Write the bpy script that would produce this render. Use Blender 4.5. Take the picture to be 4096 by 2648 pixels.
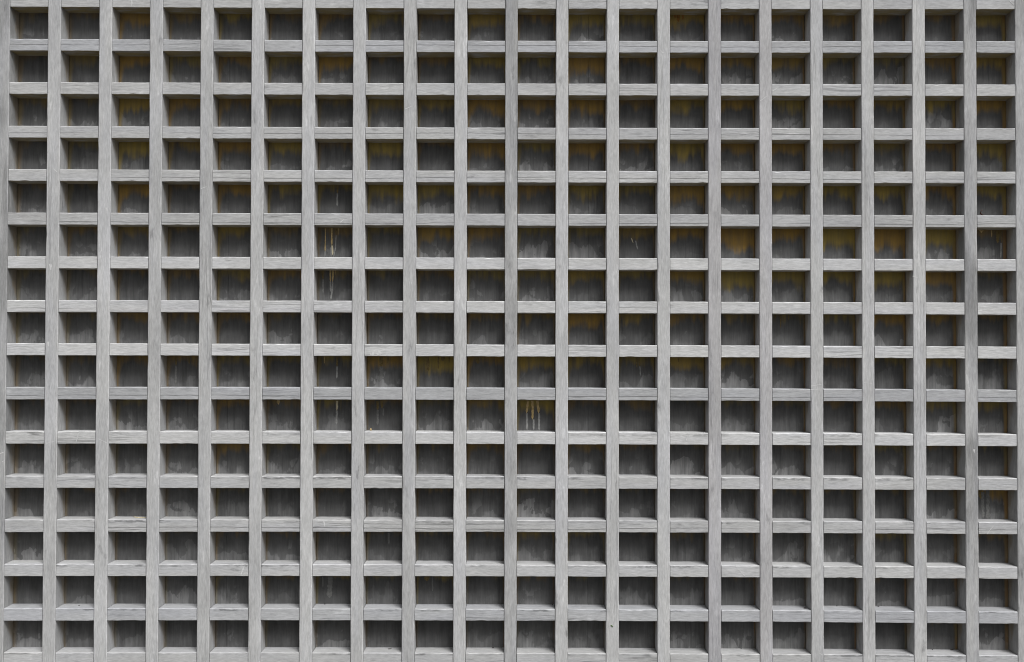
import bpy, bmesh, math, random
from mathutils import Vector, Matrix
random.seed(7)
for o in list(bpy.data.objects):
    bpy.data.objects.remove(o)
scene = bpy.context.scene
col = scene.collection

# ------------------------------------------------------------------ camera
FPX, DIST, CAMZ = 4000.0, 2.35, 1.55          # focal length in photo pixels, metres to the lattice, eye height
YAW, PITCH, ROLL = 0.00148, 0.01505, -0.00254
R = Matrix.Rotation(YAW, 3, 'Z') @ Matrix.Rotation(PITCH, 3, 'X') @ Matrix.Rotation(ROLL, 3, 'Y')
cam = bpy.data.cameras.new('camera')
cam.sensor_fit = 'HORIZONTAL'; cam.sensor_width = 36.0
cam.lens = 36.0 * FPX / 4096.0
cam.clip_start = 0.05; cam.clip_end = 500
cam_ob = bpy.data.objects.new('camera', cam); col.objects.link(cam_ob)
rt, fw, up = R.col[0], R.col[1], R.col[2]
cam_ob.matrix_world = Matrix(((rt.x, up.x, -fw.x, 0), (rt.y, up.y, -fw.y, -DIST), (rt.z, up.z, -fw.z, CAMZ), (0, 0, 0, 1)))
scene.camera = cam_ob

# ------------------------------------------------------------------ sky and sun (overcast)
SUN_EL, SUN_AZ = math.radians(51), math.radians(30)      # azimuth to the right of the wall's normal
world = bpy.data.worlds.new('World'); scene.world = world; world.use_nodes = True
wn = world.node_tree.nodes; wl = world.node_tree.links; wn.clear()
sky = wn.new('ShaderNodeTexSky'); sky.sky_type = 'NISHITA'; sky.sun_disc = False
sky.sun_elevation = SUN_EL; sky.sun_rotation = math.pi - SUN_AZ
sky.dust_density = 5.0; sky.air_density = 1.0
hs = wn.new('ShaderNodeHueSaturation'); hs.inputs['Saturation'].default_value = 0.10
bg = wn.new('ShaderNodeBackground'); bg.inputs['Strength'].default_value = 0.05
wo = wn.new('ShaderNodeOutputWorld')
wl.new(sky.outputs[0], hs.inputs['Color']); wl.new(hs.outputs[0], bg.inputs['Color']); wl.new(bg.outputs[0], wo.inputs['Surface'])
sun = bpy.data.lights.new('sun', 'SUN'); sun.energy = 1.5; sun.angle = math.radians(26); sun.color = (1.0, 0.995, 0.985)
sun_ob = bpy.data.objects.new('sun', sun); col.objects.link(sun_ob)
to_sun = Vector((math.sin(SUN_AZ) * math.cos(SUN_EL), -math.cos(SUN_AZ) * math.cos(SUN_EL), math.sin(SUN_EL)))
sun_ob.rotation_euler = to_sun.to_track_quat('Z', 'Y').to_euler(); sun_ob.location = (2, -4, 5)
vs = scene.view_settings
vs.view_transform = 'Standard'; vs.look = 'None'; vs.gamma = 1; vs.use_curve_mapping = False
vs.exposure = 1.0
scene.render.engine = 'CYCLES'
scene.cycles.max_bounces = 6; scene.cycles.diffuse_bounces = 4
scene.cycles.use_denoising = True; scene.cycles.denoiser = 'OPENIMAGEDENOISE'
scene.cycles.denoising_input_passes = 'RGB_ALBEDO_NORMAL'; scene.cycles.denoising_prefilter = 'NONE'
scene.cycles.pixel_filter_type = 'BLACKMAN_HARRIS'; scene.cycles.filter_width = 1.1

# ------------------------------------------------------------------ measured layout, metres about the camera's foot on the wall
PX, PZ, X0, Z0, WX, WZ, DEP = 0.11948, 0.10265, -0.00594, 0.03943, 0.0289, 0.0278, 0.0449
NS, NR = 21, 16
def ray(u, v):
    return fw * FPX + rt * (u - 2048) + up * (1324 - v)
def on_front(u, v, y=0.0):
    d = ray(u, v); return d * ((DIST + y) / d.y) - Vector((0, DIST, 0))
def on_level(u, v, z):
    d = ray(u, v); return d * (z / d.z) - Vector((0, DIST, 0))
Z = 2382 / 1024
def win(o, p):
    return (o[0] + p[0] / Z, o[1] + p[1] / Z)
top_right = [38.7,243.3,448,651.3,853.4,1057.5,1260,1462.5,1666,1868.8,2070.4,2273.3,2475.8,2679.6,2883,3086.2,3290,3493.8,3699.3,3904.8]
top_left = [193.0,397.7,601,804,1007.3,1210.6,1413.5,1616,1819,2021.8,2225,2427.6,2630,2833.5,3037.3,3241.4,3445.6,3649.4,3855.3,4060.8]
bot_right = [11.2,219.3,425.6,630.7,836.2,1041.2,1246.7,1451.3,1656.8,1861,2065.6,2270.3,2474.5,2679.6,2885,3090.5,3295.6,3502,3708.3,3916]
bot_left = [168.1,374,581.3,786.8,992.3,1196.8,1402.3,1607,1812.5,2016.7,2220.8,2425,2630,2835.2,3041.1,3246.1,3452.9,3658.4,3866,4073.7]
rail_top = {115: [154.8,328,503,676.6,850.3,1025.3,1200.3,1373,1549.7,1726,1903.5,2078.4,2256,2434,2611.5],
            2146: [162.5,333.6,510.3,683,855.5,1031.3,1205,1379,1551.9,1729,1906.5,2081.4,2259.9,2437.4,2613.7],
            3983: [163.8,337.5,512.5,686.5,861.5,1036.9,1211,1386.3,1560,1737.6,1913,2089,2267.6,2447,2622.3]}
rail_bot = {115: [26.7,201.6,375.3,550.3,723.5,898.5,1073,1248,1421.2,1597.9,1775,1952,2128.7,2305,2483.4],
            2146: [34.4,209,381,557.6,730,902.8,1078.2,1251.9,1426.3,1600.4,1777,1954.7,2128.7,2306.3,2483.4],
            3983: [36.5,211,384,560,733.4,910,1083.8,1259,1434.5,1608.2,1785,1961,2137.3,2315.7,2495]}
def stile_edges(i):
    """(left, right) as functions of z, from the measured top and bottom of stile i"""
    def line(a, b):
        P, Q = on_front(a, 40), on_front(b, 2630)
        return lambda z: Q.x + (P.x - Q.x) * (z - Q.z) / (P.z - Q.z)
    l = line(top_left[i - 1], bot_left[i - 1]) if i > 0 else None
    r = line(top_right[i], bot_right[i]) if i < NS - 1 else None
    if l is None: l = lambda z: r(z) - 0.062
    if r is None: r = lambda z: l(z) + 0.062
    return l, r
STILE = [stile_edges(i) for i in range(NS)]
def quad(pts):
    (x0, y0), (x1, y1), (x2, y2) = pts
    return lambda x: y0*(x-x1)*(x-x2)/((x0-x1)*(x0-x2)) + y1*(x-x0)*(x-x2)/((x1-x0)*(x1-x2)) + y2*(x-x0)*(x-x1)/((x2-x0)*(x2-x1))
def rail_edges(i):
    def f(tab, k):
        return quad([((p := on_front(u, tab[u][k])).x, p.z) for u in (115, 2146, 3983)])
    t = f(rail_top, i - 1) if i > 0 else None
    b = f(rail_bot, i) if i < NR - 1 else None
    if t is None: t = lambda x: b(x) + WZ
    if b is None: b = lambda x: t(x) - WZ
    return b, t
RAIL = [rail_edges(i) for i in range(NR)]
ZHI = RAIL[0][1](0) + 0.075
ZLO = RAIL[-1][0](0) - 0.075
ROOT_Z = CAMZ + ZLO - 0.06
OFF = Vector((0, 0, CAMZ - ROOT_Z))            # camera-foot frame -> lattice frame

# ------------------------------------------------------------------ materials
class N:
    def __init__(self, name):
        self.m = bpy.data.materials.new(name); self.m.use_nodes = True
        self.t = self.m.node_tree; self.t.nodes.clear()
    def node(self, kind, ins=None, **kw):
        n = self.t.nodes.new('ShaderNode' + kind)
        for k, v in kw.items(): setattr(n, k, v)
        for k, v in (ins or {}).items():
            s = n.inputs[k]
            if isinstance(v, bpy.types.NodeSocket): self.t.links.new(v, s)
            else: s.default_value = v
        return n
    def math(self, op, a, b=0.0, c=0.0, clamp=False):
        return self.node('Math', {0: a, 1: b, 2: c}, operation=op, use_clamp=clamp).outputs[0]
    def vmath(self, op, a, b=(0, 0, 0)):
        return self.node('VectorMath', {0: a, 1: b}, operation=op).outputs[0]
    def ramp(self, v, lo, hi, a=0.0, b=1.0, kind='SMOOTHSTEP'):
        return self.node('MapRange', {0: v, 1: lo, 2: hi, 3: a, 4: b}, interpolation_type=kind, clamp=True).outputs[0]
    def noise(self, vec, scale=1.0, detail=3.0, rough=0.55, dist=0.0):
        return self.node('TexNoise', {'Vector': vec, 'Scale': scale, 'Detail': detail, 'Roughness': rough, 'Distortion': dist}, noise_dimensions='3D').outputs['Fac']
    def mix(self, f, a, b, mode='MIX'):
        n = self.t.nodes.new('ShaderNodeMix'); n.data_type = 'RGBA'; n.blend_type = mode; n.clamp_factor = True
        for k, v in ((0, f), (6, a), (7, b)):
            if isinstance(v, bpy.types.NodeSocket): self.t.links.new(v, n.inputs[k])
            else: n.inputs[k].default_value = v
        return n.outputs[2]
    def scale(self, vec, s):
        return self.vmath('MULTIPLY', vec, s)
    def out(self, color, rough=0.85, bump=None, strength=0.3, dist=0.0006, spec=0.25):
        ins = {'Base Color': color, 'Roughness': rough, 'Specular IOR Level': spec}
        if bump is not None:
            ins['Normal'] = self.node('Bump', {'Height': bump, 'Strength': strength, 'Distance': dist}).outputs[0]
        b = self.node('BsdfPrincipled', ins)
        o = self.node('OutputMaterial'); self.t.links.new(b.outputs[0], o.inputs[0])
        return self.m

def rgb(v, w=None):
    return (v[0], v[1], v[2], 1.0) if w is None else (v[0]*w, v[1]*w, v[2]*w, 1.0)

def wood_material(name, along):
    """silvery weathered timber, grain along x ('x') or z ('z'); object colour carries the bar's own tint"""
    n = N(name)
    tc = n.node('TexCoord').outputs['Object']
    info = n.node('ObjectInfo')
    sh = n.math('MULTIPLY', info.outputs['Random'], 40.0)
    shv = n.node('CombineXYZ', {0: sh, 1: n.math('MULTIPLY', sh, 1.7), 2: n.math('MULTIPLY', sh, 2.3)}).outputs[0]
    def st(a, c, y=None):
        y = c if y is None else y
        v = n.scale(tc, (a, y, c) if along == 'x' else (c, y, a))
        return n.vmath('ADD', v, shv)
    # slow waviness of the grain
    warp = n.math('MULTIPLY', n.math('SUBTRACT', n.noise(st(5, 9)), 0.5), 0.012)
    wv = n.node('CombineXYZ', {0: 0.0 if along == 'x' else warp, 1: 0.0, 2: warp if along == 'x' else 0.0}).outputs[0]
    tw = n.vmath('ADD', tc, wv)
    def sw(a, c):
        return n.vmath('ADD', n.scale(tw, (a, c, c) if along == 'x' else (c, c, a)), shv)
    fine = n.noise(sw(60, 450), detail=4, rough=0.7)
    mid = n.noise(sw(34, 260), detail=4, rough=0.65)
    blot = n.noise(st(5, 13), detail=4, rough=0.6)
    wear = n.noise(st(16, 60), detail=5, rough=0.65)
    # fine checks and long splits running with the grain
    ck = n.noise(sw(2.2, 120) if along == 'x' else sw(1.6, 70), detail=1.5, rough=0.5)
    line = n.ramp(n.math('ABSOLUTE', n.math('SUBTRACT', ck, 0.5)), 0.0, 0.028, 1.0, 0.0)
    crack = n.math('MULTIPLY', n.math('MULTIPLY', line, 0.6), n.ramp(n.noise(st(3.0, 9), detail=2), 0.50, 0.62))
    if along == 'x':                       # the one long drying split a bar may carry; alpha = its height in the bar
        sp = n.node('SeparateXYZ', {0: tc})
        tt = n.math('ADD', n.math('MULTIPLY', n.math('SUBTRACT', Z0 + OFF.z + 7.5 * PZ, sp.outputs[2]), 1 / PZ), 50.5)
        dz = n.math('SUBTRACT', n.math('FRACT', tt), 0.5)
        cx = n.node('CombineXYZ', {0: n.math('ADD', n.math('MULTIPLY', sp.outputs[0], 1.6), sh), 1: 0.0, 2: 0.0}).outputs[0]
        cf = n.node('CombineXYZ', {0: n.math('ADD', n.math('MULTIPLY', sp.outputs[0], 22.0), sh), 1: 0.0, 2: 0.0}).outputs[0]
        want = n.math('MULTIPLY', n.math('SUBTRACT', info.outputs['Alpha'], 0.5), 0.27)
        want = n.math('ADD', want, n.math('MULTIPLY', n.math('SUBTRACT', n.noise(cx, detail=1), 0.5), 0.14))
        want = n.math('ADD', want, n.math('MULTIPLY', n.math('SUBTRACT', n.noise(cf, detail=2), 0.5), 0.03))
        spl = n.ramp(n.math('ABSOLUTE', n.math('SUBTRACT', dz, want)), 0.003, 0.009, 1.0, 0.0)
        spl = n.math('MULTIPLY', spl, n.ramp(n.noise(n.vmath('ADD', cx, (9.0, 3.0, 0.0)), detail=2), 0.40, 0.48))
        spl = n.math('MULTIPLY', spl, n.math('LESS_THAN', info.outputs['Alpha'], 0.95))
        crack = n.math('MAXIMUM', crack, spl)
        band = n.math('MULTIPLY', n.ramp(dz, -0.135, -0.115), n.ramp(dz, -0.075, -0.04, 1.0, 0.0))
        low = n.ramp(sp.outputs[2], 0.55, 0.85, 1.0, 0.12)
        mould = n.math('MULTIPLY', n.math('MULTIPLY', band, low), n.math('MULTIPLY', n.ramp(n.noise(st(9, 14), detail=3), 0.48, 0.60), n.ramp(n.noise(st(60, 190), detail=4), 0.38, 0.58)))
    val = n.math('ADD', 0.40, n.math('MULTIPLY', n.math('SUBTRACT', fine, 0.5), 0.40))
    val = n.math('ADD', val, n.math('MULTIPLY', n.math('SUBTRACT', mid, 0.5), 0.15))
    val = n.math('ADD', val, n.math('MULTIPLY', n.math('SUBTRACT', blot, 0.5), 0.22))
    smudge = n.math('MULTIPLY', n.ramp(wear, 0.56, 0.70), n.ramp(n.noise(st(7, 22), detail=3), 0.50, 0.66))
    val = n.math('MULTIPLY', val, n.math('SUBTRACT', 1.0, n.math('MULTIPLY', smudge, 0.42)))
    if along == 'x': val = n.math('MULTIPLY', val, n.math('SUBTRACT', 1.0, n.math('MULTIPLY', n.math('MULTIPLY', mould, n.ramp(n.node('SeparateXYZ', {0: n.node('NewGeometry').outputs['True Normal']}).outputs[1], -0.9, -0.6, 1.0, 0.0)), 0.5)))
    pale = n.math('MULTIPLY', n.ramp(wear, 0.33, 0.40, 1.0, 0.0), n.ramp(blot, 0.45, 0.6))
    val = n.math('ADD', val, n.math('MULTIPLY', pale, 0.10))
    val = n.math('MULTIPLY', val, n.math('SUBTRACT', 1.0, n.math('MULTIPLY', crack, 0.62 if along == 'x' else 0.38)))
    if along == 'z':                       # weather stain, alpha = how clean the bar is
        dirt = n.math('MULTIPLY', n.ramp(n.noise(st(4.5, 17), detail=4), 0.42, 0.62), n.math('SUBTRACT', 1.0, info.outputs['Alpha']))
        val = n.math('MULTIPLY', val, n.math('SUBTRACT', 1.0, n.math('MULTIPLY', dirt, 0.42)))
    nrm = n.node('SeparateXYZ', {0: n.node('NewGeometry').outputs['True Normal']})
    worn = n.math('MULTIPLY', n.ramp(nrm.outputs[1], -0.25, -0.45), n.ramp(nrm.outputs[1], -0.85, -0.95, 1.0, 0.0))   # rubbed arrises
    val = n.math('MULTIPLY', val, n.math('ADD', 1.0, n.math('MULTIPLY', worn, 0.22)))
    grey = n.node('CombineColor', {0: val, 1: val, 2: val}).outputs[0]
    hue = n.mix(n.ramp(n.noise(st(3, 30), detail=3), 0.38, 0.68), rgb((1.0, 1.0, 0.995)), rgb((0.985, 0.99, 1.012)))
    colr = n.mix(1.0, grey, hue, 'MULTIPLY')
    colr = n.mix(1.0, colr, info.outputs['Color'], 'MULTIPLY')
    # unbleached brown wood deep in the recess
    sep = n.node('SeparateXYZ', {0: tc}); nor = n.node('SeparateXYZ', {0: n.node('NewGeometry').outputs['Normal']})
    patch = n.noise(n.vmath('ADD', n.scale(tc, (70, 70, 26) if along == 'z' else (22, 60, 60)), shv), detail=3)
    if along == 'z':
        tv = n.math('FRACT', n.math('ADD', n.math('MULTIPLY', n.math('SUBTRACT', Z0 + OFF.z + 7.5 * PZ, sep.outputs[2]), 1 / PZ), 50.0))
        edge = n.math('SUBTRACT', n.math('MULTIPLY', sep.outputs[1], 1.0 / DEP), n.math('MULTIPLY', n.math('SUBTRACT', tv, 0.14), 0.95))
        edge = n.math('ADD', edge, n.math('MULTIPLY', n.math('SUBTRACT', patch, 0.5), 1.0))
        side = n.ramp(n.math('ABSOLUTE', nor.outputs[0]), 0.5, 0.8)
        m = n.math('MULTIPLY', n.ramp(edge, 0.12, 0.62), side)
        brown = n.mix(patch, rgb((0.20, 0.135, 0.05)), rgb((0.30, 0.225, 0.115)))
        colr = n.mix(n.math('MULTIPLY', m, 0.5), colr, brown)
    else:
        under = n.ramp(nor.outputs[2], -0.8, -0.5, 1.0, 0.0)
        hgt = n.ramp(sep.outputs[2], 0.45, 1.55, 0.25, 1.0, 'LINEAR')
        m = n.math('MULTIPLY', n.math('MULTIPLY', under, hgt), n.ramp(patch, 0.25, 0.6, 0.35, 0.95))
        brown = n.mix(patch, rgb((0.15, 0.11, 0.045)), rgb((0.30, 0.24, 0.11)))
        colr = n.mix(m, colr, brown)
    bump = n.math('SUBTRACT', n.math('ADD', fine, n.math('MULTIPLY', mid, 0.6)), n.math('MULTIPLY', crack, 1.6))
    return n.out(colr, 0.85, bump, 0.45, 0.0008)

def board_material():
    n = N('dark weathered board')
    tc = n.node('TexCoord').outputs['Object']
    info = n.node('ObjectInfo')
    sep = n.node('SeparateXYZ', {0: tc})
    s = n.math('ADD', n.math('MULTIPLY', n.math('SUBTRACT', sep.outputs[0], X0), 1 / PX), 60.0)   # whole at bar centres
    t = n.math('ADD', n.math('MULTIPLY', n.math('SUBTRACT', Z0 + OFF.z + 7.5 * PZ, sep.outputs[2]), 1 / PZ), 50.0)
    fs, ft = n.math('FRACT', s), n.math('FRACT', t)
    cell = n.node('CombineXYZ', {0: n.math('FLOOR', s), 1: n.math('FLOOR', t), 2: 0.0}).outputs[0]
    wn_ = n.node('TexWhiteNoise', {'Vector': cell}, noise_dimensions='3D')
    r1 = wn_.outputs['Value']; rc = n.node('SeparateColor', {0: wn_.outputs['Color']})
    r2, r3 = rc.outputs[1], rc.outputs[2]
    offs = n.scale(wn_.outputs['Color'], (31, 17, 23))
    def nz(a, b, c, detail=3.0, rough=0.55, percell=True):
        v = n.scale(tc, (a, b, c))
        if percell: v = n.vmath('ADD', v, offs)
        else: v = n.vmath('ADD', v, n.node('CombineXYZ', {0: n.math('MULTIPLY', info.outputs['Random'], 37.0), 1: 0.0, 2: 0.0}).outputs[0])
        return n.noise(v, detail=detail, rough=rough)
    streak = nz(95, 20, 11, 5, 0.62, False)
    fine = nz(420, 50, 30, 4, 0.6, False)
    blot = nz(34, 10, 24, 4, 0.6)
    val = n.math('ADD', 0.085, n.math('MULTIPLY', n.math('SUBTRACT', streak, 0.5), 0.07))
    val = n.math('ADD', val, n.math('MULTIPLY', n.math('SUBTRACT', blot, 0.5), 0.07))
    val = n.math('ADD', val, n.math('MULTIPLY', n.math('SUBTRACT', fine, 0.5), 0.06))
    val = n.math('MULTIPLY', val, n.math('ADD', 0.86, n.math('MULTIPLY', r2, 0.28)))
    # pale tide marks of dried splash and dust, crisp edged
    q_bot = n.math('SUBTRACT', 0.864, ft)
    dn = nz(28, 5, 15, 4, 0.5)
    dd = nz(120, 5, 60, 3, 0.6)
    reach = n.math('MULTIPLY', n.math('SUBTRACT', dn, 0.39), n.math('ADD', 0.6, n.math('MULTIPLY', r1, 1.5)))
    reach = n.math('ADD', reach, n.math('MULTIPLY', n.math('SUBTRACT', dd, 0.5), 0.13))
    wid = n.math('ADD', 0.012, n.math('MULTIPLY', n.math('POWER', r3, 2.0), 0.16))
    dust = n.math('DIVIDE', n.math('SUBTRACT', reach, q_bot), wid, clamp=True)
    dust = n.math('MULTIPLY', dust, n.math('ADD', 0.12, n.math('MULTIPLY', n.math('POWER', r2, 1.4), 0.9)))
    dn2 = nz(38, 5, 28, 3, 0.5)
    isl = n.math('MULTIPLY', n.ramp(dn2, 0.585, 0.615), n.ramp(q_bot, 0.25, 0.5, 1.0, 0.0))
    dust = n.math('MAXIMUM', dust, n.math('MULTIPLY', isl, n.math('MULTIPLY', r2, 0.8)))
    val = n.math('MULTIPLY', val, n.math('ADD', 1.0, n.math('MULTIPLY', n.math('MULTIPLY', dust, n.ramp(streak, 0.3, 0.65, 0.55, 1.1)), 0.95)))
    # dark runs
    run = n.ramp(nz(120, 5, 3.5, 2, 0.5), 0.60, 0.70)
    val = n.math('MULTIPLY', val, n.math('SUBTRACT', 1.0, n.math('MULTIPLY', run, 0.18)))
    grey = n.node('CombineColor', {0: val, 1: val, 2: val}).outputs[0]
    grey = n.mix(1.0, grey, info.outputs['Color'], 'MULTIPLY')
    # ochre wood and rust coloured seepage under the bars and along the edges
    q_top = n.math('SUBTRACT', ft, 0.136)
    drip = nz(75, 5, 6, 4, 0.62)
    soft = nz(22, 5, 14, 3, 0.5)
    amt = n.node('Attribute', None, attribute_name='ochre', attribute_type='GEOMETRY').outputs['Fac']
    q0 = n.math('SUBTRACT', n.math('MULTIPLY', amt, 0.48), 0.10)
    lim = n.math('ADD', q0, n.math('MULTIPLY', n.math('SUBTRACT', soft, 0.42), 0.55))
    lim = n.math('ADD', lim, n.math('MULTIPLY', n.math('SUBTRACT', drip, 0.5), 0.50))
    o1 = n.ramp(n.math('SUBTRACT', lim, q_top), -0.14, 0.12)
    el = n.math('SUBTRACT', fs, 0.121); er = n.math('SUBTRACT', 0.879, fs)
    ew = n.math('MULTIPLY', n.math('ADD', 0.3, n.math('MULTIPLY', amt, 1.5)), n.math('MULTIPLY', soft, n.math('MULTIPLY', 0.20, n.ramp(q_top, 0.0, 0.6, 1.0, 0.15))))
    o2 = n.ramp(n.math('SUBTRACT', ew, el), -0.05, 0.05)
    o3 = n.ramp(n.math('SUBTRACT', n.math('MULTIPLY', ew, 0.55), er), -0.03, 0.03)
    o = n.math('MAXIMUM', o1, n.math('MULTIPLY', n.math('MAXIMUM', o2, o3), 0.8))
    o = n.math('MULTIPLY', o, n.math('MULTIPLY', n.ramp(amt, 0.0, 0.5, 0.35, 1.0), n.ramp(streak, 0.25, 0.7, 0.6, 1.0)))
    ochre = n.mix(drip, rgb((0.17, 0.104, 0.022)), rgb((0.42, 0.255, 0.050)))
    ochre = n.mix(n.ramp(r1, 0.3, 0.8), ochre, n.mix(drip, rgb((0.165, 0.118, 0.026)), rgb((0.42, 0.31, 0.065))))
    colr = n.mix(n.math('MULTIPLY', o, 0.92), grey, ochre)
    line = n.ramp(er, 0.008, 0.022, 1.0, 0.0)
    line = n.math('MULTIPLY', line, n.ramp(nz(10, 5, 22, 3), 0.42, 0.62, 0.1, 1.0))
    colr = n.mix(n.math('MULTIPLY', line, 0.45), colr, rgb((0.22, 0.115, 0.04)))
    return n.out(colr, 0.8, n.math('ADD', fine, streak), 0.35, 0.0006, 0.3)

def plain_material(name, a, b, scale=60.0, rough=0.8, spec=0.3):
    n = N(name)
    tc = n.node('TexCoord').outputs['Object']
    return n.out(n.mix(n.ramp(n.noise(tc, scale, 4, 0.6), 0.3, 0.7), rgb(a), rgb(b)), rough, n.noise(tc, scale * 3), 0.2, 0.0004, spec)

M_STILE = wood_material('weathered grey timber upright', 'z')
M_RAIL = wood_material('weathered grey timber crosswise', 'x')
M_BOARD = board_material()
M_OCHRE = plain_material('dried ochre run', (0.36, 0.26, 0.11), (0.56, 0.42, 0.21), 260)
M_OLIVE = plain_material('dried olive run', (0.12, 0.085, 0.03), (0.20, 0.15, 0.065), 260)
M_TAN = plain_material('dried pale run', (0.44, 0.39, 0.27), (0.60, 0.54, 0.39), 260)
M_GREYRUN = plain_material('dried grey run', (0.19, 0.19, 0.186), (0.28, 0.28, 0.274), 260)
M_DIMRUN = plain_material('faint grey run', (0.115, 0.115, 0.112), (0.165, 0.165, 0.16), 260)
M_RUST = plain_material('rust orange run', (0.16, 0.075, 0.018), (0.30, 0.14, 0.03), 200)
M_SCRATCH = plain_material('scuffed pale wood', (0.42, 0.42, 0.42), (0.58, 0.58, 0.58), 220)
M_DEBRIS = plain_material('dark debris', (0.02, 0.018, 0.016), (0.06, 0.05, 0.045), 400)
M_LEAF = plain_material('dead leaf', (0.03, 0.012, 0.010), (0.07, 0.03, 0.02), 300)
M_STRAW = plain_material('dry straw', (0.50, 0.42, 0.25), (0.62, 0.55, 0.36), 300)
M_CRUMB = plain_material('tan crumb', (0.42, 0.30, 0.14), (0.55, 0.42, 0.22), 500)
M_GREEN = plain_material('green leaf scrap', (0.05, 0.10, 0.02), (0.09, 0.16, 0.04), 400)
M_WALL = plain_material('wall render', (0.16, 0.155, 0.15), (0.24, 0.235, 0.225), 6)
M_GROUND = plain_material('pale gravel', (0.08, 0.079, 0.075), (0.14, 0.137, 0.131), 40)

# ------------------------------------------------------------------ mesh helpers
def link(name, bm, mat, parent=None, smooth=False, bevel=0.0):
    bmesh.ops.recalc_face_normals(bm, faces=bm.faces)
    me = bpy.data.meshes.new(name); bm.to_mesh(me); bm.free()
    if smooth:
        for p in me.polygons: p.use_smooth = True
    me.materials.append(mat)
    o = bpy.data.objects.new(name, me); col.objects.link(o)
    if parent: o.parent = parent
    return o
def loft(bm, rings, cap=True):
    rows = [[bm.verts.new(p) for p in r] for r in rings]
    k = len(rows[0])
    for a, b in zip(rows, rows[1:]):
        for j in range(k):
            bm.faces.new((a[j], a[(j + 1) % k], b[(j + 1) % k], b[j]))
    if cap:
        bm.faces.new(rows[0][::-1]); bm.faces.new(rows[-1])
def box(bm, a, b):
    loft(bm, [[(a[0], a[1], z), (b[0], a[1], z), (b[0], b[1], z), (a[0], b[1], z)] for z in (a[2], b[2])])
def J(a): return random.uniform(-a, a)

# ------------------------------------------------------------------ setting: ground and the wall that carries the lattice
bm = bmesh.new(); box(bm, (-40, -40, -0.2), (40, 10, 0.0))
g = link('ground', bm, M_GROUND); g['kind'] = 'structure'
YB = DEP + 0.032
bm = bmesh.new(); box(bm, (-6, YB, -0.02), (6, YB + 0.15, 3.2))
w = link('wall', bm, M_WALL); w['kind'] = 'structure'

# ------------------------------------------------------------------ the lattice
root = bpy.data.objects.new('lattice_shutter', None); col.objects.link(root)
root.location = (0, 0, ROOT_Z); root.empty_display_size = 0.2
root['label'] = 'weathered grey timber lattice of square bars in front of dark boards'
root['category'] = 'lattice'

tint_v = [0.84, 0.99, 1.03, 0.98, 0.97, 1.02, 1.07, 1.04, 0.96, 1.08, 0.92, 1.09, 1.06, 1.06, 0.94, 0.97, 1.05, 1.04, 1.07, 0.88, 0.93]
tint_h = [0.97, 0.91, 0.99, 0.94, 1.01, 0.93, 1.13, 1.12, 1.17, 0.86, 1.15, 0.99, 0.95, 1.03, 0.92, 0.98]
bars_v, bars_h, boards = [], [], []
for i in range(NS):
    l, r = STILE[i]
    bm = bmesh.new(); rings = []
    nseg = 70; c0 = 0.0011
    pl = pr = 0.0
    for k in range(nseg + 1):
        z = ZLO + (ZHI - ZLO) * k / nseg
        pl = 0.7 * pl + J(0.00022); pr = 0.7 * pr + J(0.00022)
        a, b = l(z) + pl, r(z) + pr
        ca, cb = [c0 + J(0.0004) + (random.uniform(0.0004, 0.0015) if random.random() < 0.06 else 0) for _ in (0, 1)]
        y1 = DEP + 0.030
        rings.append([(a, ca, z), (a + ca, J(0.0001), z), (b - cb, J(0.0001), z), (b, cb, z), (b, y1, z), (a, y1, z)])
    loft(bm, [[Vector(p) + OFF for p in q] for q in rings])
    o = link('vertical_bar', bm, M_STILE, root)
    tv = tint_v[i]
    warm = (1.0, 0.985, 1.0) if i in (14, 15) else (1.0, 1.0, 1.0)
    o.color = (tv * warm[0], tv * warm[1], tv * warm[2], {19: 0.15, 0: 0.4, 10: 0.5, 20: 0.5, 14: 0.65}.get(i, 0.85))
    bars_v.append(o)
for i in range(NR):
    b, t = RAIL[i]
    bm = bmesh.new()
    y0 = 0.0007 + J(0.0003)
    for c in range(NS - 1):
        zc = (b(0) + t(0)) / 2
        xa = STILE[c][1](zc) + 0.0011; xb = STILE[c + 1][0](zc) - 0.0011
        rings = []; n = 7
        for k in range(n + 1):
            x = xa + (xb - xa) * k / n
            zb, zt = b(x) + J(0.00022), t(x) + J(0.00022)
            cb, ct = 0.0007 + J(0.0003), 0.0012 + J(0.0005)
            if random.random() < 0.05: ct += random.uniform(0.0005, 0.0018)
            if random.random() < 0.04: cb += random.uniform(0.0005, 0.0014)
            rings.append([(x, y0 + cb, zb), (x, y0 + J(0.0001), zb + cb), (x, y0 + J(0.0001), zt - ct), (x, y0 + ct, zt), (x, DEP + 0.001, zt), (x, DEP + 0.001, zb)])
        loft(bm, [[Vector(p) + OFF for p in q] for q in rings])
        if c < NS - 2:                          # tenon running on through the upright
            x1 = STILE[c + 1][1](zc) + 0.001
            loft(bm, [[Vector(p) + OFF for p in q] for q in
                      [[(x, 0.012, b(x) + 0.004), (x, 0.012, t(x) - 0.004), (x, 0.035, t(x) - 0.004), (x, 0.035, b(x) + 0.004)] for x in (xb - 0.001, x1)]])
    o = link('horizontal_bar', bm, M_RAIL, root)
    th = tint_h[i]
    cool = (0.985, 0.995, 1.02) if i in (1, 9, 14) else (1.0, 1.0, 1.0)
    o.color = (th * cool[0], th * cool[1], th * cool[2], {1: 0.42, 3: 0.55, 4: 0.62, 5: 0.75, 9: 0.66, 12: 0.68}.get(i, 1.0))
    bars_h.append(o)
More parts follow.
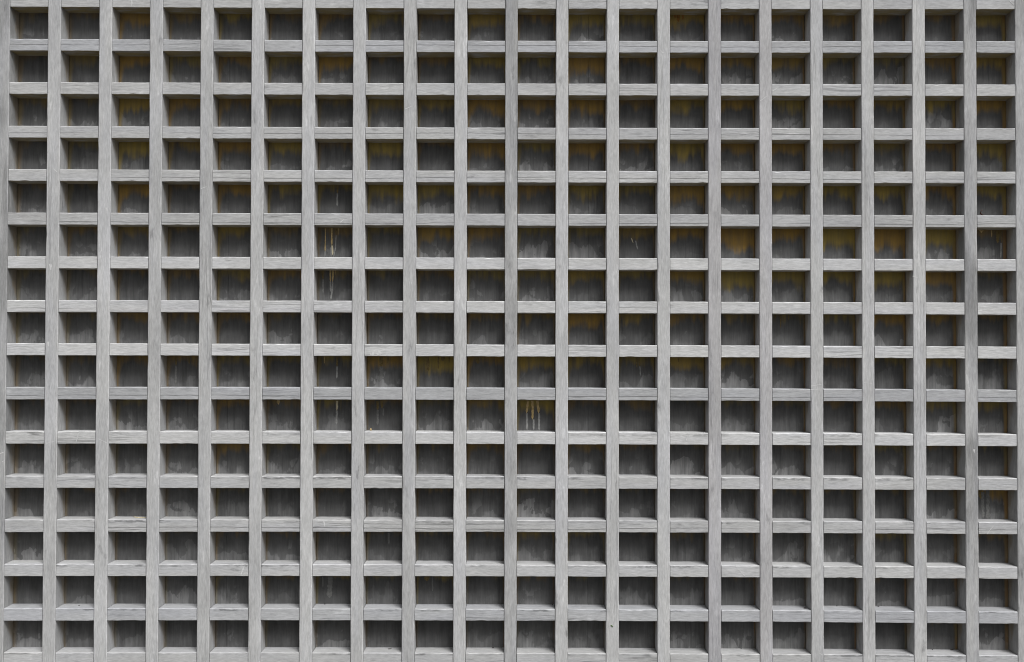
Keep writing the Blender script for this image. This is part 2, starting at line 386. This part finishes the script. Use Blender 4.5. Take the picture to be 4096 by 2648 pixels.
# outer frame just past the picture, closing the lattice above and below
xl, xr = STILE[0][0], STILE[-1][1]
for z0, z1 in ((ZHI, ZHI + 0.06), (ZLO - 0.06, ZLO)):
    bm = bmesh.new(); rings = []
    for k in range(41):
        x = xl(z0) + (xr(z0) - xl(z0)) * k / 40
        c = 0.0014
        rings.append([(x, c, z0), (x, 0, z0 + c), (x, J(0.0001), z1 - c), (x, c, z1), (x, DEP + 0.03, z1), (x, DEP + 0.03, z0)])
    loft(bm, [[Vector(p) + OFF for p in q] for q in rings])
    o = link('frame_bar', bm, M_RAIL, root); o.color = (0.95, 0.95, 0.95, 1)

# boards behind each bay, some split in two along a drying crack
splits = {4: [0.29], 11: [0.56]}
OCHRE = """11423233243534333223 12433342243635343234 22643323353524443345 12734424353636443334 11524435443437555544
12324223443335858882 11223322333435655662 11323212233533223432 11333335645434332342 11223232235221222333
11123222232321222322 11112121222211122224 01112222223312211322 10112232322211201111 00001111111100100121""".split()
for c in range(NS - 1):
    r0, l1 = STILE[c][1], STILE[c + 1][0]
    cuts = [0.0] + splits.get(c, []) + [1.0]
    for k in range(len(cuts) - 1):
        bm = bmesh.new(); rings = []
        yy = DEP + J(0.0004)
        xm = (r0(0) + l1(0)) / 2
        levels = [ZHI] + [(RAIL[q][0](xm) + RAIL[q][1](xm)) / 2 for q in range(NR)] + [ZLO]
        for z in levels:
            xa0 = r0(z) + 0.0009; xb0 = l1(z) - 0.0011
            xa = xa0 + (xb0 - xa0) * cuts[k] + (0.00012 if k else 0)
            xb = xa0 + (xb0 - xa0) * cuts[k + 1] - (0.00012 if cuts[k + 1] < 1 else 0)
            h = 0.0006
            rings.append([(xa, yy + h, z), (xa + h, yy, z), (xb - h, yy, z), (xb, yy + h, z), (xb, yy + 0.012, z), (xa, yy + 0.012, z)])
        loft(bm, [[Vector(p) + OFF for p in q] for q in rings])
        o = link('backing_board', bm, M_BOARD, root)
        v = random.uniform(0.9, 1.1)
        o.color = (v, v, v, 1)
        at = o.data.attributes.new('ochre', 'FLOAT', 'FACE')
        for p in o.data.polygons:
            zc = p.center.z - OFF.z
            row = min(max(sum(1 for q in levels if q > zc) - 2, 0), 14)
            at.data[p.index].value = int(OCHRE[row][c]) / 9.0
        boards.append((c, cuts[k], cuts[k + 1], o))

# ------------------------------------------------------------------ marks with a shape of their own
def bay_of(x, z):
    for c in range(NS - 1):
        if STILE[c][1](z) - 0.01 <= x <= STILE[c + 1][0](z) + 0.01:
            f = (x - STILE[c][1](z)) / (STILE[c + 1][0](z) - STILE[c][1](z))
            for cc, a, b, o in boards:
                if cc == c and a - 1e-6 <= min(max(f, 0), 0.999) < b: return o
    return boards[0][3]
def strip(name, pts, width, y, thick, mat, parent, ragged=0.25, taper=True):
    """a thin ragged run or scuff following pts (x, z) on the plane y"""
    P = [Vector((p.x, p.z)) for p in pts]
    dense = []
    for a, b in zip(P, P[1:]):
        m = max(2, int((b - a).length / 0.0025))
        dense += [a.lerp(b, k / m) for k in range(m)]
    dense.append(P[-1])
    bm = bmesh.new(); rings = []
    k_n = len(dense) - 1; ja = jb = 0.0
    for k, p in enumerate(dense):
        d = (dense[min(k + 1, k_n)] - dense[max(k - 1, 0)]).normalized(); s = Vector((-d.y, d.x))
        ja = 0.5 * ja + J(ragged); jb = 0.5 * jb + J(ragged)
        e = 1.0
        if taper and k >= k_n - 1: e = 0.55 if k == k_n - 1 else 0.2
        a = p + s * width / 2 * (1 + ja) * e; b = p - s * width / 2 * (1 + jb) * e
        rings.append([(a.x, y, a.y), (b.x, y, b.y), (b.x, y + thick, b.y), (a.x, y + thick, a.y)])
    loft(bm, [[Vector(p) + OFF for p in q] for q in rings])
    return link(name, bm, mat, parent)
PXM = DIST / FPX / Z                       # metres per zoomed pixel
B, C, D4, E6, F6, G6, H6, I6, J6 = (1024, 662), (1024, 1324), (2048, 1324), (3072, 662), (3072, 1986), (1024, 1986), (0, 1324), (2048, 0), (2048, 662)
runs = [
 (B, [(647,586),(645,700),(643,800)], 9, M_OCHRE), (B, [(643,800),(640,850)], 10, M_GREYRUN),
 (B, [(705,584),(705,660),(706,745)], 13, M_OCHRE), (B, [(708,745),(711,790),(713,832)], 14, M_TAN), (B, [(699,760),(699,852)], 10, M_GREYRUN),
 (B, [(748,588),(746,650)], 8, M_OLIVE), (B, [(746,650),(738,770),(722,852)], 8, M_GREYRUN), (B, [(770,586),(771,650)], 6, M_OCHRE),
 (B, [(622,976),(623,1060)], 14, M_OLIVE), (B, [(624,1060),(624,1192)], 9, M_GREYRUN),
 (B, [(692,974),(692,1080)], 12, M_OCHRE), (B, [(692,1080),(693,1172)], 12, M_GREYRUN),
 (B, [(717,974),(713,1080)], 14, M_OCHRE), (B, [(713,1080),(707,1170),(697,1252)], 13, M_GREYRUN), (B, [(737,976),(737,1020)], 6, M_OCHRE),
 (B, [(760,180),(758,260)], 18, M_OLIVE), (B, [(757,260),(754,380)], 14, M_GREYRUN), (B, [(1817,596),(1817,652)], 16, M_OLIVE),
 (C, [(755,236),(755,330)], 16, M_OLIVE), (C, [(755,330),(752,440)], 16, M_GREYRUN), (C, [(638,236),(638,302)], 8, M_OCHRE), (C, [(607,250),(604,332)], 8, M_OLIVE),
 (C, [(755,650),(752,740)], 19, M_TAN), (C, [(752,740),(750,870)], 17, M_GREYRUN),
 (C, [(170,645),(170,664)], 22, M_OLIVE), (C, [(208,645),(210,684)], 24, M_OCHRE), (C, [(238,645),(238,662)], 20, M_OLIVE),
 (C, [(1130,650),(1132,735)], 24, M_OLIVE), (C, [(1132,735),(1132,876)], 18, M_DIMRUN), (C, [(1172,650),(1174,720)], 24, M_OLIVE), (C, [(1186,720),(1184,790)], 14, M_DIMRUN),
 (C, [(1165,240),(1165,330)], 34, M_OLIVE), (C, [(1165,330),(1165,440)], 30, M_DIMRUN), (C, [(1230,240),(1232,310)], 20, M_OLIVE),
 (C, [(1600,240),(1600,376)], 30, M_OLIVE), (C, [(1700,240),(1695,356)], 18, M_OLIVE), (C, [(1738,240),(1735,282)], 36, M_OLIVE), (C, [(1798,240),(1798,300)], 8, M_OLIVE),
 (C, [(2062,238),(2065,306)], 30, M_OLIVE),
 (D4, [(150,648),(142,700),(136,765)], 21, M_OCHRE), (D4, [(138,765),(140,922)], 17, M_GREYRUN), (D4, [(190,648),(192,822)], 21, M_OCHRE), (D4, [(200,822),(203,922)], 15, M_GREYRUN),
 (D4, [(236,648),(248,765)], 22, M_OCHRE), (D4, [(250,765),(253,925)], 19, M_GREYRUN),
 (D4, [(1160,250),(1163,342)], 10, M_OLIVE), (D4, [(1180,248),(1190,330)], 15, M_OLIVE), (D4, [(1190,330),(1195,417)], 9, M_GREYRUN), (D4, [(1548,248),(1550,290)], 10, M_OLIVE),
 (E6, [(118,1392),(118,1512)], 9, M_OLIVE), (E6, [(68,1392),(68,1426)], 8, M_OLIVE), (E6, [(192,1392),(192,1440)], 9, M_OLIVE),
 (E6, [(2080,604),(2080,666)], 9, M_OCHRE), (E6, [(2103,604),(2101,650)], 9, M_OLIVE), (E6, [(2138,604),(2136,722)], 28, M_OLIVE), (E6, [(2166,604),(2170,720)], 10, M_OLIVE), (E6, [(2168,720),(2166,862)], 12, M_GREYRUN), (E6, [(1984,604),(1984,626)], 44, M_OCHRE),
 (F6, [(2045,-60),(2045,205)], 32, M_DIMRUN), (F6, [(1992,-40),(2000,120),(2000,198)], 28, M_DIMRUN), (F6, [(1975,-60),(1980,20)], 30, M_OLIVE),
 (G6, [(1590,744),(1592,786)], 44, M_OLIVE), (G6, [(1640,744),(1643,882)], 13, M_DIMRUN), (G6, [(690,744),(684,942)], 44, M_DIMRUN), (G6, [(620,744),(622,850)], 13, M_DIMRUN), (G6, [(1235,336),(1237,446)], 17, M_DIMRUN),
 (H6, [(1640,240),(1637,322)], 15, M_OLIVE), (H6, [(1637,322),(1635,502)], 17, M_DIMRUN), (H6, [(1762,240),(1760,310)], 10, M_OLIVE),
 (I6, [(1515,140),(1515,172)], 24, M_RUST), (I6, [(1550,140),(1548,206)], 28, M_RUST), (I6, [(1590,140),(1590,186)], 22, M_RUST),
 (J6, [(1110,675),(1128,722)], 8, M_TAN), (J6, [(1150,700),(1168,780)], 11, M_GREYRUN),
]
for k, (o, pts, wd, mat) in enumerate(runs):
    P = [on_front(*win(o, p), y=DEP) for p in pts]
    mid = P[len(P) // 2]
    top = 0.00020 + 0.00003 * (k % 5)
    strip('dried_run', P, wd * PXM, DEP - 0.0004 - top, top + 0.0012, mat, bay_of(mid.x, mid.z))

def bar_at(p):
    for i in range(NS):
        if STILE[i][0](p.z) <= p.x <= STILE[i][1](p.z): return bars_v[i], 0.0
    i = min(range(NR), key=lambda k: abs((RAIL[k][0](p.x) + RAIL[k][1](p.x)) / 2 - p.z))
    return bars_h[i], 0.0004
scuffs = [
 ((2048,1986), [(2078,642),(2172,746)], 8), ((3072,1324), [(400,512),(500,495)], 5), ((3072,1324), [(400,545),(486,550)], 5), ((3072,1324), [(890,478),(975,491)], 4),
 ((0,1324), [(432,1045),(526,1020)], 6), ((0,1324), [(912,1000),(1000,1045)], 5), ((0,1324), [(705,1030),(735,942)], 8), ((0,1986), [(2240,730),(2270,652)], 11),
 ((0,1986), [(1440,478),(1468,502)], 6), ((3072,0), [(40,848),(105,806)], 6), ((3072,0), [(2250,4),(2292,50)], 6), ((1024,0), [(1385,1015),(1445,990)], 6),
 ((2048,0), [(2308,940),(2375,890)], 5), ((0,0), [(1225,2),(1225,58)], 9), ((0,662), [(1868,215),(1925,195)], 5), ((0,662), [(490,25),(545,70)], 4),
 ((2048,0), [(1385,470),(1400,492),(1422,484)], 11), ((0,662), [(992,392),(995,440)], 16), ((0,662), [(470,915),(474,975)], 18), ((0,1324), [(448,98),(452,145)], 24),
 ((3072,1986), [(2040,345),(2105,268)], 5), ((3072,1986), [(480,1460),(515,1478)], 6), ((3072,1324), [(1872,520),(1868,585)], 9), ((3072,1324), [(1918,1100),(1918,1135)], 14),
 ((1024,1324), [(1058,212),(1110,200),(1172,206)], 34), ((1024,662), [(780,528),(822,500)], 8), ((1024,1986), [(630,232),(640,282)], 8), ((3072,1986), [(440,410),(488,470)], 5),
 ((0,1324), [(0,1140),(44,1124)], 7), ((0,1324), [(20,1216),(44,1204)], 8), ((2048,1324), [(1622,1020),(1632,972)], 8), ((3072,662), [(1346,1030),(1405,1050)], 4),
]
for o, pts, wd in scuffs:
    P = [on_front(*win(o, p)) for p in pts]
    bar, dy = bar_at(P[0].lerp(P[-1], 0.5))
    strip('scuff_mark', P, wd * PXM, dy - 0.00022, 0.0012, M_SCRATCH, bar, 0.45)

# ------------------------------------------------------------------ loose bits lying on the ledges
def lump(name, p, size, mat, seed):
    random.seed(seed)
    bm = bmesh.new(); bmesh.ops.create_icosphere(bm, subdivisions=2, radius=1)
    for v in bm.verts:
        k = 1 + J(0.22)
        v.co = Vector((v.co.x * size[0] * k, v.co.y * size[1] * k, (v.co.z * k + 0.85) * size[2]))
    o = link(name, bm, mat, None, True); o.location = p
    o.rotation_euler.z = random.uniform(-0.5, 0.5)
    return o
def on_ledge(o, p, rail):
    u, v = win(o, p)
    q = on_front(u, v); zt = RAIL[rail][1](q.x)
    q = on_level(u, v, zt)
    q.y = min(max(q.y, 0.004), DEP - 0.004)
    return Vector((q.x, q.y, zt + CAMZ - 0.0003))
specks = [((0,1986),(735,1016),14,(.0016,.0008,.0008)), ((3072,1986),(345,1042),14,(.0038,.0016,.0016)), ((3072,1986),(630,1013),14,(.0018,.0009,.0009)),
          ((3072,1986),(1020,1018),14,(.0022,.0012,.0010)), ((3072,1986),(1690,1413),15,(.0050,.0014,.0014)), ((3072,1986),(1520,1420),15,(.0014,.0010,.0008)),
          ((1024,1986),(640,1003),14,(.0020,.0012,.0010)), ((1024,1986),(1245,1420),15,(.0050,.0011,.0011)), ((1024,1986),(2205,1410),15,(.0028,.0009,.0009)),
          ((2048,1986),(775,604),13,(.0011,.0011,.0010)), ((2048,1986),(377,1003),14,(.0012,.0012,.0011)), ((2048,1986),(2128,1413),15,(.0014,.0010,.0009))]
for k, (o, p, r, s) in enumerate(specks):
    ob = lump('debris_speck', on_ledge(o, p, r), s, M_DEBRIS, 100 + k)
    ledge = {13: 'third ledge from the bottom', 14: 'second ledge from the bottom', 15: 'lowest ledge'}[r]
    kind = 'largest dark lump of debris' if s[0] == .0038 else ('long thin dark sliver' if s[0] == .0050 else 'small dark speck of dry debris')
    ob['label'] = kind + ' on the ' + ledge
    ob['category'] = 'debris'; ob['group'] = 'dark specks lying on the lattice ledges'
ob = lump('crumb', on_ledge((1024,1324), (1068,926), 10), (.0024, .0018, .0030), M_CRUMB, 200)
ob['label'] = 'small tan crumb on a ledge just below grey dried runs'; ob['category'] = 'crumb'
# pale straw on the ledge
def tube(name, pts, rad, mat, flat=1.0):
    bm = bmesh.new(); rings = []
    for k, (p, r) in enumerate(zip(pts, rad)):
        d = (pts[min(k + 1, len(pts) - 1)] - pts[max(k - 1, 0)]).normalized()
        a = d.cross(Vector((0, 0, 1))); a = a.normalized() if a.length > 0.1 else Vector((0, 1, 0)); b = a.cross(d).normalized()
        rings.append([p + (a * math.cos(t) + b * math.sin(t) * flat) * r for t in [j * math.pi / 3 for j in range(6)]])
    base = pts[0].copy()
    loft(bm, [[q - base for q in g_] for g_ in rings])
    o = link(name, bm, mat, None, True); o.location = base
    return o
s0, s1, s2 = [on_ledge((0,1986), p, 12) for p in ((1242,189),(1272,198),(1362,196))]
rise = Vector((0, 0, 0.0009))
o = tube('straw', [s0 + rise, s0.lerp(s1, .5) + rise, s1 + rise, s1.lerp(s2, .5) + rise, s2 + rise], [.0006, .0012, .0013, .0011, .0006], M_STRAW)
o['label'] = 'short pale straw lying on a ledge of the grey lattice'; o['category'] = 'straw'
# curled dead leaf standing on a ledge
q = on_front(*win((3072,662), (1990,462)), y=0.006); zt = RAIL[5][1](q.x) + CAMZ
L = [Vector((q.x + dx, 0.006, zt + dz)) for dx, dz in ((.006, .0006), (.0005, .002), (-.0035, .006), (-.002, .011), (.0015, .0135))]
o = tube('curled_leaf', L, [.0012, .0024, .0028, .0018, .0008], M_LEAF, 0.5)
o['label'] = 'curled dark brown dead leaf standing on a lattice ledge'; o['category'] = 'leaf'
# scrap of green leaf caught on an upright
q = on_front(*win((2048,1986), (918,1194))); q2 = on_front(*win((2048,1986), (940,1212)))
a = Vector((q.x, -0.0006, q.z + CAMZ)); b = Vector((q2.x, -0.0006, q2.z + CAMZ))
o = tube('leaf_scrap', [a, a.lerp(b, .35), a.lerp(b, .7), b], [.0008, .0020, .0016, .0005], M_GREEN, 0.6)
o['label'] = 'tiny scrap of green leaf stuck to an upright lattice bar'; o['category'] = 'leaf'
